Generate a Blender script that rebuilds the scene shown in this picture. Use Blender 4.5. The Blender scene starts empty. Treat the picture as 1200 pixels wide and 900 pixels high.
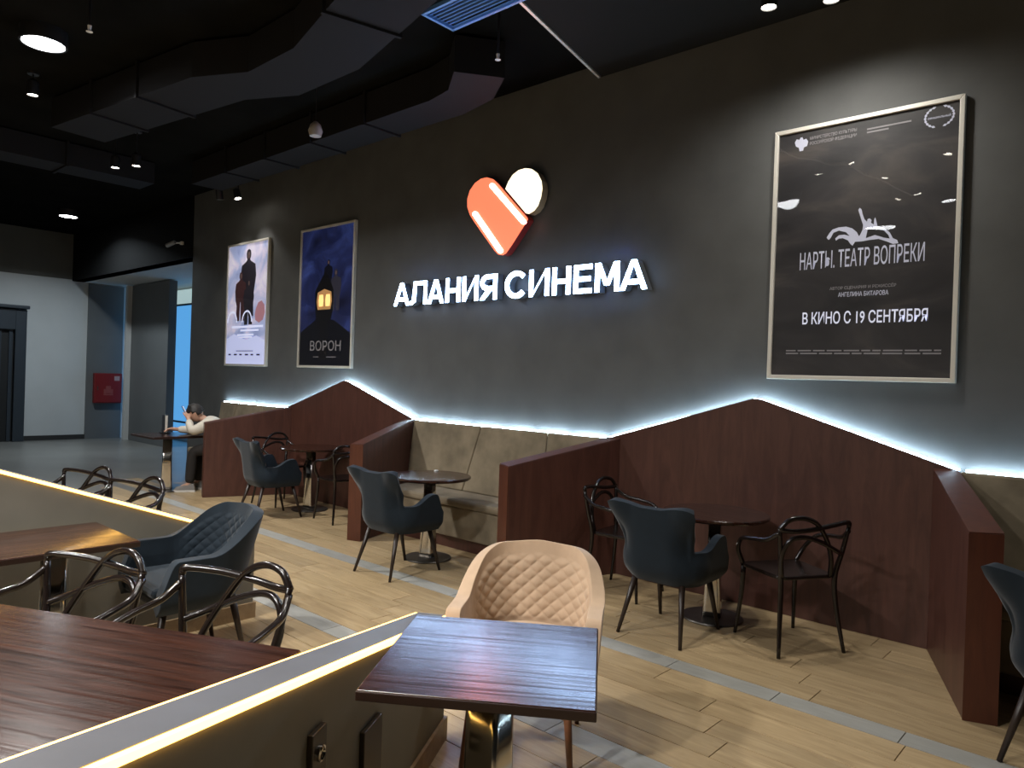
import bpy, bmesh, math, random
from mathutils import Vector, Matrix
random.seed(7)
SC = bpy.context.scene
COL = SC.collection

# ------------------------------------------------------------------ camera
FPX, YAW, PITCH, ROLL, CAMH, CAMD = 850.0, .7345, .0051, .0339, 1.6, 5.2299
fh = Vector((-math.sin(YAW), math.cos(YAW), 0)); rt = Vector((math.cos(YAW), math.sin(YAW), 0)); zz = Vector((0, 0, 1))
CF = fh*math.cos(PITCH) - zz*math.sin(PITCH); CU0 = fh*math.sin(PITCH) + zz*math.cos(PITCH)
CX = rt*math.cos(ROLL) + CU0*math.sin(ROLL); CY = -rt*math.sin(ROLL) + CU0*math.cos(ROLL)
CLOC = Vector((0, -CAMD, CAMH))
cam_d = bpy.data.cameras.new('camera'); cam = bpy.data.objects.new('camera', cam_d); COL.objects.link(cam)
cam_d.sensor_width = 36; cam_d.lens = 36*FPX/1200; cam_d.clip_start = .02; cam_d.clip_end = 100
m = Matrix.Identity(4)
for i in range(3):
    m[i][0] = CX[i]; m[i][1] = CY[i]; m[i][2] = -CF[i]; m[i][3] = CLOC[i]
cam.matrix_world = m
SC.camera = cam

# ------------------------------------------------------------------ world, exposure
world = bpy.data.worlds.new('world'); SC.world = world; world.use_nodes = True
world.node_tree.nodes['Background'].inputs[0].default_value = (.5, .55, .6, 1)
world.node_tree.nodes['Background'].inputs[1].default_value = .02
vs = SC.view_settings
vs.view_transform = 'Standard'; vs.look = 'None'; vs.exposure = 0.0; vs.gamma = 1.0; vs.use_curve_mapping = False
P_DOWN, P_SPOT = 140, 68          # lamp watts (round downlights, track spots)

# ------------------------------------------------------------------ helpers
def link(o, parent=None):
    COL.objects.link(o)
    if parent is not None: o.parent = parent
    return o
def tag(o, label, cat, group=None):
    o['label'] = label; o['category'] = cat
    if group: o['group'] = group
    return o
def thing(name, label, cat, loc=(0, 0, 0), rz=0, group=None):
    o = bpy.data.objects.new(name, None); o.empty_display_size = .1
    link(o); o.location = loc; o.rotation_euler = (0, 0, rz)
    return tag(o, label, cat, group)
def struct(o):
    o['kind'] = 'structure'; return o
def mk(name, verts, faces, mat, parent=None, smooth=False, loc=None, mods=()):
    me = bpy.data.meshes.new(name); me.from_pydata([tuple(v) for v in verts], [], faces)
    bm = bmesh.new(); bm.from_mesh(me); bmesh.ops.recalc_face_normals(bm, faces=bm.faces); bm.to_mesh(me); bm.free()
    if smooth:
        me.polygons.foreach_set('use_smooth', [True]*len(me.polygons))
    me.materials.append(mat)
    o = link(bpy.data.objects.new(name, me), parent)
    if loc is not None: o.location = loc
    return o
def bevel(o, w, seg=2, ang=40):
    b = o.modifiers.new('bevel', 'BEVEL'); b.width = w; b.segments = seg; b.limit_method = 'ANGLE'; b.angle_limit = math.radians(ang); return o
def subsurf(o, n=2):
    s = o.modifiers.new('sub', 'SUBSURF'); s.levels = n; s.render_levels = n; return o
def smooth(o):
    o.data.polygons.foreach_set('use_smooth', [True]*len(o.data.polygons)); return o
def box(name, c, s, mat, parent=None, rz=0, bv=0, xf=None):
    hx, hy, hz = s[0]/2, s[1]/2, s[2]/2
    v = [Vector((x, y, z)) for x in (-hx, hx) for y in (-hy, hy) for z in (-hz, hz)]
    R = Matrix.Rotation(rz, 3, 'Z') if xf is None else xf
    v = [R @ p + Vector(c) for p in v]
    f = [(0, 1, 3, 2), (4, 6, 7, 5), (0, 4, 5, 1), (2, 3, 7, 6), (0, 2, 6, 4), (1, 5, 7, 3)]
    o = mk(name, v, f, mat, parent)
    if bv: bevel(o, bv)
    return o
def prism(name, base, top, mat, parent=None, bv=0):
    """base, top: equal lists of 3-D points joined into a closed solid"""
    n = len(base)
    o = mk(name, list(base)+list(top), [tuple(range(n)), tuple(range(2*n-1, n-1, -1))] + [(i, (i+1) % n, n+(i+1) % n, n+i) for i in range(n)], mat, parent)
    if bv: bevel(o, bv)
    return o
def xz_prism(name, pts, y0, y1, mat, parent=None, bv=0):
    return prism(name, [(x, y0, z) for x, z in pts], [(x, y1, z) for x, z in pts], mat, parent, bv)
def xy_prism(name, pts, z0, z1, mat, parent=None, bv=0):
    return prism(name, [(x, y, z0) for x, y in pts], [(x, y, z1) for x, y in pts], mat, parent, bv)
def lathe(name, prof, mat, parent=None, n=32, c=(0, 0, 0), smooth_=True):
    v = []; f = []
    for r, z in prof:
        for k in range(n):
            a = 2*math.pi*k/n; v.append((c[0]+r*math.cos(a), c[1]+r*math.sin(a), c[2]+z))
    m_ = len(prof)
    for i in range(m_-1):
        for k in range(n):
            f.append((i*n+k, i*n+(k+1) % n, (i+1)*n+(k+1) % n, (i+1)*n+k))
    f.append(tuple(range(n))[::-1]); f.append(tuple((m_-1)*n+k for k in range(n)))
    o = mk(name, v, f, mat, parent)
    if smooth_:
        smooth(o)
        o.data.set_sharp_from_angle(angle=math.radians(35))
    return o
def catmull(pts, n=6):
    P = [Vector(p) for p in pts]; P = [P[0]*2-P[1]] + P + [P[-1]*2-P[-2]]
    out = []
    for i in range(1, len(P)-2):
        a, b, c, d = P[i-1:i+3]
        for k in range(n):
            t = k/n
            out.append(.5*((2*b)+(c-a)*t+(2*a-5*b+4*c-d)*t*t+(3*b-a-3*c+d)*t**3))
    out.append(P[-2]); return out
def tube_geo(pts, rad, n=10, flat=1.0):
    """swept tube: rad is a number or list over pts"""
    L = len(pts); v = []; f = []
    rr = rad if isinstance(rad, (list, tuple)) else [rad]*L
    up = Vector((0, 0, 1)); prev = None
    for i, p in enumerate(pts):
        t = (pts[min(i+1, L-1)]-pts[max(i-1, 0)]).normalized()
        if prev is None:
            ref = up if abs(t.z) < .9 else Vector((0, 1, 0)); a = t.cross(ref).normalized()
        else:
            a = (prev - t*prev.dot(t)).normalized()
        prev = a; b = t.cross(a)
        for k in range(n):
            g = 2*math.pi*k/n; v.append(p + a*(rr[i]*math.cos(g)) + b*(rr[i]*flat*math.sin(g)))
    for i in range(L-1):
        for k in range(n):
            f.append((i*n+k, i*n+(k+1) % n, (i+1)*n+(k+1) % n, (i+1)*n+k))
    f.append(tuple(range(n))[::-1]); f.append(tuple((L-1)*n+k for k in range(n)))
    return v, f
def tube(name, pts, rad, mat, parent=None, n=10, sm=6, flat=1.0):
    p = catmull(pts, sm) if sm else [Vector(q) for q in pts]
    if isinstance(rad, (list, tuple)):
        R = []
        for i in range(len(p)):
            t = i/(len(p)-1)*(len(rad)-1); k = min(int(t), len(rad)-2); R.append(rad[k]+(rad[k+1]-rad[k])*(t-k))
        rad = R
    v, f = tube_geo(p, rad, n, flat)
    return smooth(mk(name, v, f, mat, parent))
def copy_tree(o, parent=None):
    c = o.copy(); COL.objects.link(c)
    if parent is not None:
        c.parent = parent
    for ch in list(o.children): copy_tree(ch, c)
    return c
def face_rz(fx, fy): return math.atan2(fx, -fy)      # things face -y by default
def on_wall(px, py, y):                                # point of the wall-parallel plane seen at a pixel
    w = CF*FPX + CX*(px-600) - CY*(py-450)
    q = CLOC + w*((y-CLOC.y)/w.y); return q.x, q.z

# ------------------------------------------------------------------ materials
def nodes(name):
    M = bpy.data.materials.new(name); M.use_nodes = True; nt = M.node_tree
    return M, nt, nt.nodes['Principled BSDF']
def N(nt, t, **kw):
    n = nt.nodes.new(t)
    for k, v in kw.items():
        if k in n.inputs: n.inputs[k].default_value = v
        else: setattr(n, k, v)
    return n
def rgb(c): return (c[0], c[1], c[2], 1)
def plain(name, col, rough=.5, metal=0, spec=.5, coat=0, noise=0, nscale=30, bump=0, bscale=200, sheen=0):
    M, nt, b = nodes(name)
    b.inputs['Base Color'].default_value = rgb(col); b.inputs['Roughness'].default_value = rough; b.inputs['Metallic'].default_value = metal
    b.inputs['Specular IOR Level'].default_value = spec; b.inputs['Coat Weight'].default_value = coat
    if sheen: b.inputs['Sheen Weight'].default_value = sheen; b.inputs['Sheen Roughness'].default_value = .4
    if noise or bump:
        tc = N(nt, 'ShaderNodeTexCoord')
    if noise:
        nz = N(nt, 'ShaderNodeTexNoise', Scale=nscale, Detail=4.0); nt.links.new(tc.outputs['Object'], nz.inputs['Vector'])
        rp = N(nt, 'ShaderNodeValToRGB')
        rp.color_ramp.elements[0].position = .3; rp.color_ramp.elements[1].position = .7
        rp.color_ramp.elements[0].color = rgb([x*(1-noise) for x in col]); rp.color_ramp.elements[1].color = rgb([min(1, x*(1+noise)) for x in col])
        nt.links.new(nz.outputs['Fac'], rp.inputs['Fac']); nt.links.new(rp.outputs['Color'], b.inputs['Base Color'])
    if bump:
        n2 = N(nt, 'ShaderNodeTexNoise', Scale=bscale, Detail=3.0); nt.links.new(tc.outputs['Object'], n2.inputs['Vector'])
        bp = N(nt, 'ShaderNodeBump', Strength=bump, Distance=.002); nt.links.new(n2.outputs['Fac'], bp.inputs['Height']); nt.links.new(bp.outputs['Normal'], b.inputs['Normal'])
    return M
def emit(name, col, s):
    M, nt, b = nodes(name)
    b.inputs['Base Color'].default_value = rgb([min(1, c) for c in col]); b.inputs['Emission Color'].default_value = rgb(col); b.inputs['Emission Strength'].default_value = s
    return M
def wood(name, dark, light, rough, scale=(1, 14, 14), coat=0, rnd=False, spec=.5, bump=.15, rvar=.0, pores=0):
    M, nt, b = nodes(name)
    tc = N(nt, 'ShaderNodeTexCoord'); mp = N(nt, 'ShaderNodeMapping'); mp.inputs['Scale'].default_value = scale
    vec = tc.outputs['Object']
    if rnd:
        oi = N(nt, 'ShaderNodeObjectInfo'); ad = N(nt, 'ShaderNodeVectorMath', operation='MULTIPLY_ADD')
        cb = N(nt, 'ShaderNodeCombineXYZ')
        for i in range(3): nt.links.new(oi.outputs['Random'], cb.inputs[i])
        nt.links.new(cb.outputs[0], ad.inputs[0]); ad.inputs[1].default_value = (17, 31, 23); nt.links.new(vec, ad.inputs[2]); vec = ad.outputs[0]
    nt.links.new(vec, mp.inputs['Vector'])
    nz = N(nt, 'ShaderNodeTexNoise', Scale=1.6, Detail=8.0, Roughness=.65, Distortion=1.2); nt.links.new(mp.outputs[0], nz.inputs['Vector'])
    rp = N(nt, 'ShaderNodeValToRGB'); rp.color_ramp.elements[0].position = .32; rp.color_ramp.elements[1].position = .68
    rp.color_ramp.elements[0].color = rgb(dark); rp.color_ramp.elements[1].color = rgb(light)
    nt.links.new(nz.outputs['Fac'], rp.inputs['Fac'])
    out = rp.outputs['Color']
    if rnd:
        hs = N(nt, 'ShaderNodeHueSaturation'); mr = N(nt, 'ShaderNodeMapRange'); mr.inputs[3].default_value = .86; mr.inputs[4].default_value = 1.12
        nt.links.new(oi.outputs['Random'], mr.inputs[0]); nt.links.new(mr.outputs[0], hs.inputs['Value']); nt.links.new(out, hs.inputs['Color']); out = hs.outputs[0]
    nt.links.new(out, b.inputs['Base Color'])
    b.inputs['Roughness'].default_value = rough; b.inputs['Specular IOR Level'].default_value = spec
    b.inputs['Coat Weight'].default_value = coat; b.inputs['Coat Roughness'].default_value = rough
    if rvar:
        m2 = N(nt, 'ShaderNodeMapRange'); m2.inputs[3].default_value = rough-rvar; m2.inputs[4].default_value = rough+rvar
        nt.links.new(nz.outputs['Fac'], m2.inputs[0]); nt.links.new(m2.outputs[0], b.inputs['Roughness'])
    if pores:                                   # dark open grain that takes no polish
        m3 = N(nt, 'ShaderNodeMapping'); m3.inputs['Scale'].default_value = (1.0, 48, 48); nt.links.new(vec, m3.inputs['Vector'])
        n3 = N(nt, 'ShaderNodeTexNoise', Scale=1.3, Detail=5.0, Roughness=.6, Distortion=.9); nt.links.new(m3.outputs[0], n3.inputs['Vector'])
        m4 = N(nt, 'ShaderNodeMapRange'); m4.inputs[1].default_value = .36; m4.inputs[2].default_value = .52; m4.inputs[3].default_value = 1-pores; m4.inputs[4].default_value = 1.0
        nt.links.new(n3.outputs['Fac'], m4.inputs[0])
        for nm, top in (('Coat Weight', coat), ('Specular IOR Level', spec)):
            mm = N(nt, 'ShaderNodeMath', operation='MULTIPLY'); mm.inputs[1].default_value = top; nt.links.new(m4.outputs[0], mm.inputs[0]); nt.links.new(mm.outputs[0], b.inputs[nm])
    if bump:
        bp = N(nt, 'ShaderNodeBump', Strength=bump, Distance=.002); nt.links.new(nz.outputs['Fac'], bp.inputs['Height']); nt.links.new(bp.outputs['Normal'], b.inputs['Normal'])
    return M
def cloud(name, stops, scale=3, detail=6, stretch=(1, 1, 1), emission=0, rough=.5, dist=.6):
    """printed picture: mottled colour from noise"""
    M, nt, b = nodes(name)
    tc = N(nt, 'ShaderNodeTexCoord'); mp = N(nt, 'ShaderNodeMapping'); mp.inputs['Scale'].default_value = stretch
    nt.links.new(tc.outputs['Object'], mp.inputs[0])
    nz = N(nt, 'ShaderNodeTexNoise', Scale=scale, Detail=float(detail), Distortion=dist); nt.links.new(mp.outputs[0], nz.inputs['Vector'])
    rp = N(nt, 'ShaderNodeValToRGB'); cr = rp.color_ramp
    while len(cr.elements) < len(stops): cr.elements.new(.5)
    for e, (p, c) in zip(cr.elements, stops): e.position = p; e.color = rgb(c)
    nt.links.new(nz.outputs['Fac'], rp.inputs['Fac']); nt.links.new(rp.outputs['Color'], b.inputs['Base Color'])
    b.inputs['Roughness'].default_value = rough
    if emission:
        nt.links.new(rp.outputs['Color'], b.inputs['Emission Color']); b.inputs['Emission Strength'].default_value = emission
    return M
def film(name, wav=.0, ws=3):
    """clear protective sheet: transparent with Fresnel gloss"""
    M = bpy.data.materials.new(name); M.use_nodes = True; nt = M.node_tree; nt.nodes.clear()
    o = N(nt, 'ShaderNodeOutputMaterial'); mx = N(nt, 'ShaderNodeMixShader'); tr = N(nt, 'ShaderNodeBsdfTransparent'); gl = N(nt, 'ShaderNodeBsdfGlossy', Roughness=.015)
    lw = N(nt, 'ShaderNodeLayerWeight', Blend=.5); pw = N(nt, 'ShaderNodeMath', operation='POWER'); pw.inputs[1].default_value = 5.0
    fr = N(nt, 'ShaderNodeMath', operation='MULTIPLY_ADD'); fr.inputs[1].default_value = .95; fr.inputs[2].default_value = .05
    nt.links.new(lw.outputs['Facing'], pw.inputs[0]); nt.links.new(pw.outputs[0], fr.inputs[0])
    if wav:
        tc = N(nt, 'ShaderNodeTexCoord'); nz = N(nt, 'ShaderNodeTexNoise', Scale=float(ws), Detail=1.0); nt.links.new(tc.outputs['Object'], nz.inputs['Vector'])
        bp = N(nt, 'ShaderNodeBump', Strength=wav, Distance=.02); nt.links.new(nz.outputs['Fac'], bp.inputs['Height'])
        nt.links.new(bp.outputs[0], gl.inputs['Normal']); nt.links.new(bp.outputs[0], lw.inputs['Normal'])
    nt.links.new(fr.outputs[0], mx.inputs[0]); nt.links.new(tr.outputs[0], mx.inputs[1]); nt.links.new(gl.outputs[0], mx.inputs[2]); nt.links.new(mx.outputs[0], o.inputs[0])
    return M

M_WALL = plain('charcoal_plaster', (.094, .098, .099), .62, noise=.12, nscale=3, bump=.25, bscale=90)
M_CEIL = plain('black_ceiling_paint', (.008, .008, .0075), .95, spec=0, noise=.2, nscale=2)
M_DUCT = plain('dark_duct_paint', (.014, .014, .0155), .7, spec=.12)
M_FARW = plain('pale_grey_plaster', (.55, .57, .57), .6, noise=.03, nscale=2)
M_FARD = plain('slate_grey_panel', (.13, .135, .135), .5, noise=.05, nscale=2)
M_SOFF = plain('white_soffit_paint', (.6, .6, .58), .7)
M_GREYF = plain('grey_polished_tile', (.19, .185, .17), .32, noise=.12, nscale=1.2)
M_GROUT = plain('brown_grout', (.20, .14, .08), .8)
M_PLANK = wood('oak_look_plank', (.32, .225, .12), (.49, .365, .205), .36, (1.3, 11, 3), rnd=True, bump=.06)
M_INLAY = wood('grey_inlay_plank', (.30, .295, .265), (.38, .375, .34), .38, (2, 9, 3), rnd=True, bump=.05)
M_MAHO = wood('mahogany_veneer', (.058, .022, .016), (.098, .039, .028), .42, (7, 7, 1.0), bump=.05)
M_MAHOE = wood('mahogany_edge_band', (.065, .019, .01), (.10, .03, .015), .4, (7, 7, 1.0), bump=.05)
M_TABLE = wood('dark_walnut_top', (.012, .0045, .003), (.050, .0175, .0095), .20, (1.3, 26, 26), coat=.45, bump=.10, rvar=.07, pores=.8)
M_TEDGE = plain('dark_table_edge', (.022, .010, .007), .4)
M_TAUPE = plain('taupe_suede', (.228, .186, .126), .85, spec=.2, noise=.26, nscale=5, bump=.2, bscale=160, sheen=.2)
M_LOWW = plain('grey_green_low_wall', (.20, .185, .15), .6, noise=.06, nscale=5, bump=.1, bscale=120)
M_LOWT = plain('pale_grey_capping', (.11, .11, .12), .42, noise=.05, nscale=6)
M_BASEB = wood('wood_look_skirting', (.30, .20, .11), (.42, .30, .175), .42, (2, 9, 9), bump=.04)
M_LEDW = emit('cool_white_led', (.60, .82, 1.0), 58)
M_LEDY = emit('warm_led', (1.0, .54, .115), 7.5)
M_CHROME = plain('polished_chrome', (.62, .60, .56), .14, metal=1)
M_STEEL = plain('dull_dark_steel', (.11, .10, .09), .38, metal=.8)
M_BLUE = plain('petrol_blue_velvet', (.0075, .0145, .0225), .8, spec=.25, noise=.12, nscale=18, bump=.15, bscale=240, sheen=.2)
M_BEIGE = plain('beige_velvet', (.47, .335, .225), .78, spec=.25, noise=.06, nscale=14, bump=.12, bscale=240, sheen=.3)
M_LEGD = plain('dark_stained_leg', (.022, .013, .009), .4)
M_LEGB = wood('walnut_leg', (.09, .035, .016), (.16, .065, .03), .38, (12, 12, 1.5), bump=.04)
M_BENT = plain('glossy_black_brown_plastic', (.010, .0065, .0055), .2, spec=.5)
M_ALU = plain('brushed_aluminium', (.80, .78, .71), .38, metal=.35)
M_WHITE = plain('white_paint', (.75, .75, .73), .5)
M_BLACKP = plain('black_plastic', (.012, .012, .013), .4)
M_LENS = emit('lit_lamp_lens', (1.0, .93, .80), 26)
M_LENSC = emit('lit_lamp_diffuser', (.95, .97, 1.0), 20)
M_SKIN = plain('skin', (.52, .30, .21), .55)
M_HAIR = plain('dark_hair', (.012, .009, .008), .55)
M_SHIRT = plain('cream_sweatshirt', (.62, .58, .50), .85, noise=.08, nscale=12)
M_TROU = plain('dark_trousers', (.016, .013, .012), .85)
M_SHOE = plain('grey_canvas', (.20, .19, .18), .7)
M_SOLE = plain('white_sole', (.62, .60, .57), .6)
M_RED = plain('red_enamel', (.20, .012, .014), .45)

# ------------------------------------------------------------------ setting
ZC = 4.42
WL = -11.79; SOF = 3.42; FARX = -17.6
struct(xz_prism('wall_back', [(FARX, SOF), (FARX, ZC), (7, ZC), (7, -.1), (WL, -.1), (WL, SOF)], 0, .22, M_WALL))
struct(prism('ceiling', [(FARX-1, -12, ZC), (7.2, -12, ZC), (7.2, 3, ZC), (FARX-1, 3, ZC)], [(FARX-1, -12, ZC+.1), (7.2, -12, ZC+.1), (7.2, 3, ZC+.1), (FARX-1, 3, ZC+.1)], M_CEIL))
struct(box('wall_right', (7.1, -5.9, 2.2), (.2, 12.2, 4.6), M_WALL))
struct(box('wall_front', (-5.2, -12.1, 2.2), (25, .2, 4.6), M_WALL))
# far wall (left): pale plaster, slate panel and the dark portal
box('fascia_panel', ((FARX+WL)/2, -.006, (SOF+ZC)/2), (WL-FARX-.01, .010, ZC-SOF-.004), plain('black_fascia_paint', (.006, .006, .006), .8, spec=.1), bpy.data.objects['wall_back'])
wl = struct(box('wall_left', (FARX-.15, -5.3, 2.2), (.3, 13.4, 4.6), M_FARW))
box('upper_shade_band', (FARX+.006, -5.3, 3.95), (.012, 10.6, 1.0), plain('painted_shade_plaster', (.10, .098, .085), .7, noise=.1, nscale=2), wl)  # shadow below the ceiling, put into the band's darker colour
box('slate_panel', (FARX+.02, .67, 1.70), (.04, .72, 3.40), M_FARD, wl)
box('skirting', (FARX+.012, -.27, .05), (.024, 1.16, .10), plain('dark_skirting', (.03, .03, .03), .5), wl)
# recess behind the end of the poster wall
struct(box('ceiling_recess', ((FARX+WL)/2, 1.0, SOF+.05), (WL-FARX, 2.0, .1), M_SOFF))
wr = struct(box('wall_recess', (-16.05, 1.08, 1.70), (1.95, .16, 3.40), M_FARD))
box('trim_strip', (-17.04, 1.0, 1.70), (.10, .20, 3.40), M_SOFF, wr)
M_PORT = plain('dark_blue_portal', (.03, .04, .052), .4); M_PORTD = plain('portal_dark', (.008, .009, .010), .6)
dr = struct(box('door_1', (FARX+.03, -1.75, 1.15), (.06, 1.5, 2.3), M_PORTD))
box('door_frame', (FARX+.08, -.96, 1.35), (.16, .20, 2.70), M_PORT, dr, bv=.01)
box('door_frame', (FARX+.08, -2.5, 1.35), (.16, .20, 2.70), M_PORT, dr, bv=.01)
box('door_frame', (FARX+.08, -1.75, 2.50), (.15, 1.4, .42), M_PORT, dr, bv=.01)
box('cornice', (FARX+.12, -1.75, 2.755), (.24, 1.84, .07), M_PORT, dr, bv=.015)
for k in range(7): box('fluted_strip', (FARX+.075, -1.12-.19*k, 1.15), (.03, .06, 2.28), M_PORT, dr)
# lit blue glazing at the back of the recess
struct(box('wall_glazing', (-14.3, 1.95, 1.7), (6.6, .1, 3.5), M_SOFF))
w1 = struct(box('window_1', (-15.9, 1.89, 1.55), (3.2, .02, 2.94), emit('lit_blue_glass', (.10, .36, .72), .95)))
box('window_frame', (-15.9, 1.87, 3.04), (3.24, .05, .04), M_PORT, w1)
box('window_frame', (-15.9, 1.87, .42), (3.24, .05, .04), M_PORT, w1)
box('transom_pane', (-15.9, 1.885, 3.22), (3.2, .03, .32), emit('lit_white_glass', (.55, .72, .70), .62), w1)
# floor: grout bed, oak-look planks and grey inlays laid parallel to the poster wall, grey tile beyond
fl = struct(box('floor', (-5.2, -4.9, -.056), (25, 14.2, .1), M_GROUT))
gf = struct(box('floor_far', (-13.9, -4.9, -.031), (8.5, 14.2, .06), M_GREYF))
XW0, XW1 = -9.65, 6.9
def board(name, w, l, mat):
    g = .0012
    me = bpy.data.meshes.new(name); x, y = l/2-g, w/2-g; c = .0015
    v = [(-x, -y, -.010), (x, -y, -.010), (x, y, -.010), (-x, y, -.010), (-x+c, -y+c, 0), (x-c, -y+c, 0), (x-c, y-c, 0), (-x+c, y-c, 0)]
    v = [(a, b, (z if z else .0)) for a, b, z in v]
    me.from_pydata(v, [], [(4, 5, 6, 7), (0, 1, 5, 4), (1, 2, 6, 5), (2, 3, 7, 6), (3, 0, 4, 7)]); me.materials.append(mat); return me
PW = .188; me_plank = board('plank', PW, 1.2, M_PLANK); me_inlay = board('inlay_plank', .15, .6, M_INLAY)
rows = []; y = -1.40
while y < 0: y += PW; rows.append((y-PW/2, 'p'))
y = -1.40
while y > -11.6:
    rows.append((y-.075, 'g')); y -= .15
    for k in range(5): rows.append((y-PW/2, 'p')); y -= PW
rows.sort(reverse=True); far_boards = []
npl = 0
for i, (yc, t) in enumerate(rows):
    L = 1.2 if t == 'p' else .6
    x = -.866 - 8*1.2 - ((i*.5+.29*((i*7) % 5)) % 1.2) if t == 'p' else -1.17-15*.6
    while x - L/2 < XW1:
        if x + L/2 > XW0-.2:
            if -5.2 < yc < .2 and not (yc < -3.4 and x < -4.6) and not (yc < -4.3 and x > .6) and x < 2.6:
                o = bpy.data.objects.new('plank' if t == 'p' else 'inlay_plank', me_plank if t == 'p' else me_inlay)
                link(o, fl); o.location = (x, yc, 0); npl += t == 'p'
            else: far_boards.append((x, yc, L, PW if t == 'p' else .15, t))
        x += L
for t, mt in (('p', M_PLANK), ('g', M_INLAY)):
    v = []; f = []
    for x, yc, L, w, tt in far_boards:
        if tt != t: continue
        a, b = L/2-.002, w/2-.002; k = len(v)
        v += [(x-a, yc-b, 0), (x+a, yc-b, 0), (x+a, yc+b, 0), (x-a, yc+b, 0)]; f.append((k, k+1, k+2, k+3))
    o = mk('outlying_planks', v, f, mt, fl); o['kind'] = 'stuff'

# lowered ceiling panel with a bright metal edge, over the right half
pe = [(-3.79, -.0), (-3.484, -1.42), (-2.60, -5.6)]
cp = thing('ceiling_raft', 'dark lowered ceiling raft with bright metal edge above the sign', 'ceiling raft', (0, 0, 4.3))
xy_prism('raft_panel', [(pe[0][0]+.012, -.005), (pe[2][0]+.012, pe[2][1]), (4.5, pe[2][1]), (4.5, -.005)], .0, .09, plain('raft_paint', (.018, .0175, .016), .8, spec=.1), cp)
xy_prism('edge_trim', [(pe[0][0]-.012, -.02), (pe[0][0]+.012, -.02), (pe[2][0]+.012, pe[2][1]), (pe[2][0]-.012, pe[2][1])], -.012, .09, M_ALU, cp)

# ------------------------------------------------------------------ booths along the wall
ZB, ZP, ZF = 1.135, 1.525, .925
def strip_segs(parent, p0, p1, seg, gap, y0, y1):
    """LED modules between two (x,z) points, just behind a top edge"""
    a = Vector(p0); b = Vector(p1); d = b-a; L = d.length; n = max(1, round(L/(seg+gap))); u = d/L
    nrm = Vector((-u.y, u.x))
    for k in range(n):
        s0 = a+u*(L*k/n+gap/2); s1 = a+u*(L*(k+1)/n-gap/2)
        q = [s0, s1, s1+nrm*.010, s0+nrm*.010]
        xz_prism('led_strip', [(v[0], v[1]) for v in q], y0, y1, M_LEDW, parent)
def booth(cx, label, group):
    t = thing('booth_screen', label, 'booth screen', (cx, 0, 0), 0, group)
    hw = 1.30
    xz_prism('back_panel', [(-hw, 0), (hw, 0), (hw, ZB), (.03, ZP), (-.03, ZP), (-hw, ZB)], -.075, -.046, M_MAHO, t, bv=.003)
    for s in (-1, 1):
        xi, th, dx, yf = 1.165, .138, .372, -1.055
        b = [(s*xi, -.0755), (s*(xi+dx), yf), (s*(xi+dx+th), yf+.05), (s*(xi+th), -.0755)]
        top = [ZB, ZF, ZF+.008, ZB]
        p = prism('side_partition', [(x, y, 0) for x, y in b], [(x, y, z) for (x, y), z in zip(b, top)], M_MAHO, t, bv=.004)
        # edge band on the front end and along the sloping top
        o = .0015
        e = [(s*(xi+dx-.001), yf-o), (s*(xi+dx+th+.001), yf+.05-o)]
        prism('end_band', [(e[0][0], e[0][1]-.003, .002), (e[1][0], e[1][1]-.003, .002), (e[1][0], e[1][1], .002), (e[0][0], e[0][1], .002)],
              [(e[0][0], e[0][1]-.003, ZF), (e[1][0], e[1][1]-.003, ZF+.006), (e[1][0], e[1][1], ZF+.006), (e[0][0], e[0][1], ZF)], M_MAHOE, t)
        prism('top_band', [(x, y, z+.0015) for (x, y), z in zip(b, top)], [(x, y, z+.005) for (x, y), z in zip(b, top)], M_MAHOE, t)
    strip_segs(t, (-hw, ZB), (-.01, ZP-.006), 1.3, 0, -.045, -.028)
    strip_segs(t, (.01, ZP-.006), (hw, ZB), 1.3, 0, -.045, -.028)
    return t
CXR, CXL = -2.24, -7.385
booth(CXR, 'dark red-brown peaked booth screen below the large dark poster', 'peaked booth screens on the wall')
booth(CXL, 'dark red-brown peaked booth screen beside the seated person', 'peaked booth screens on the wall')
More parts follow.
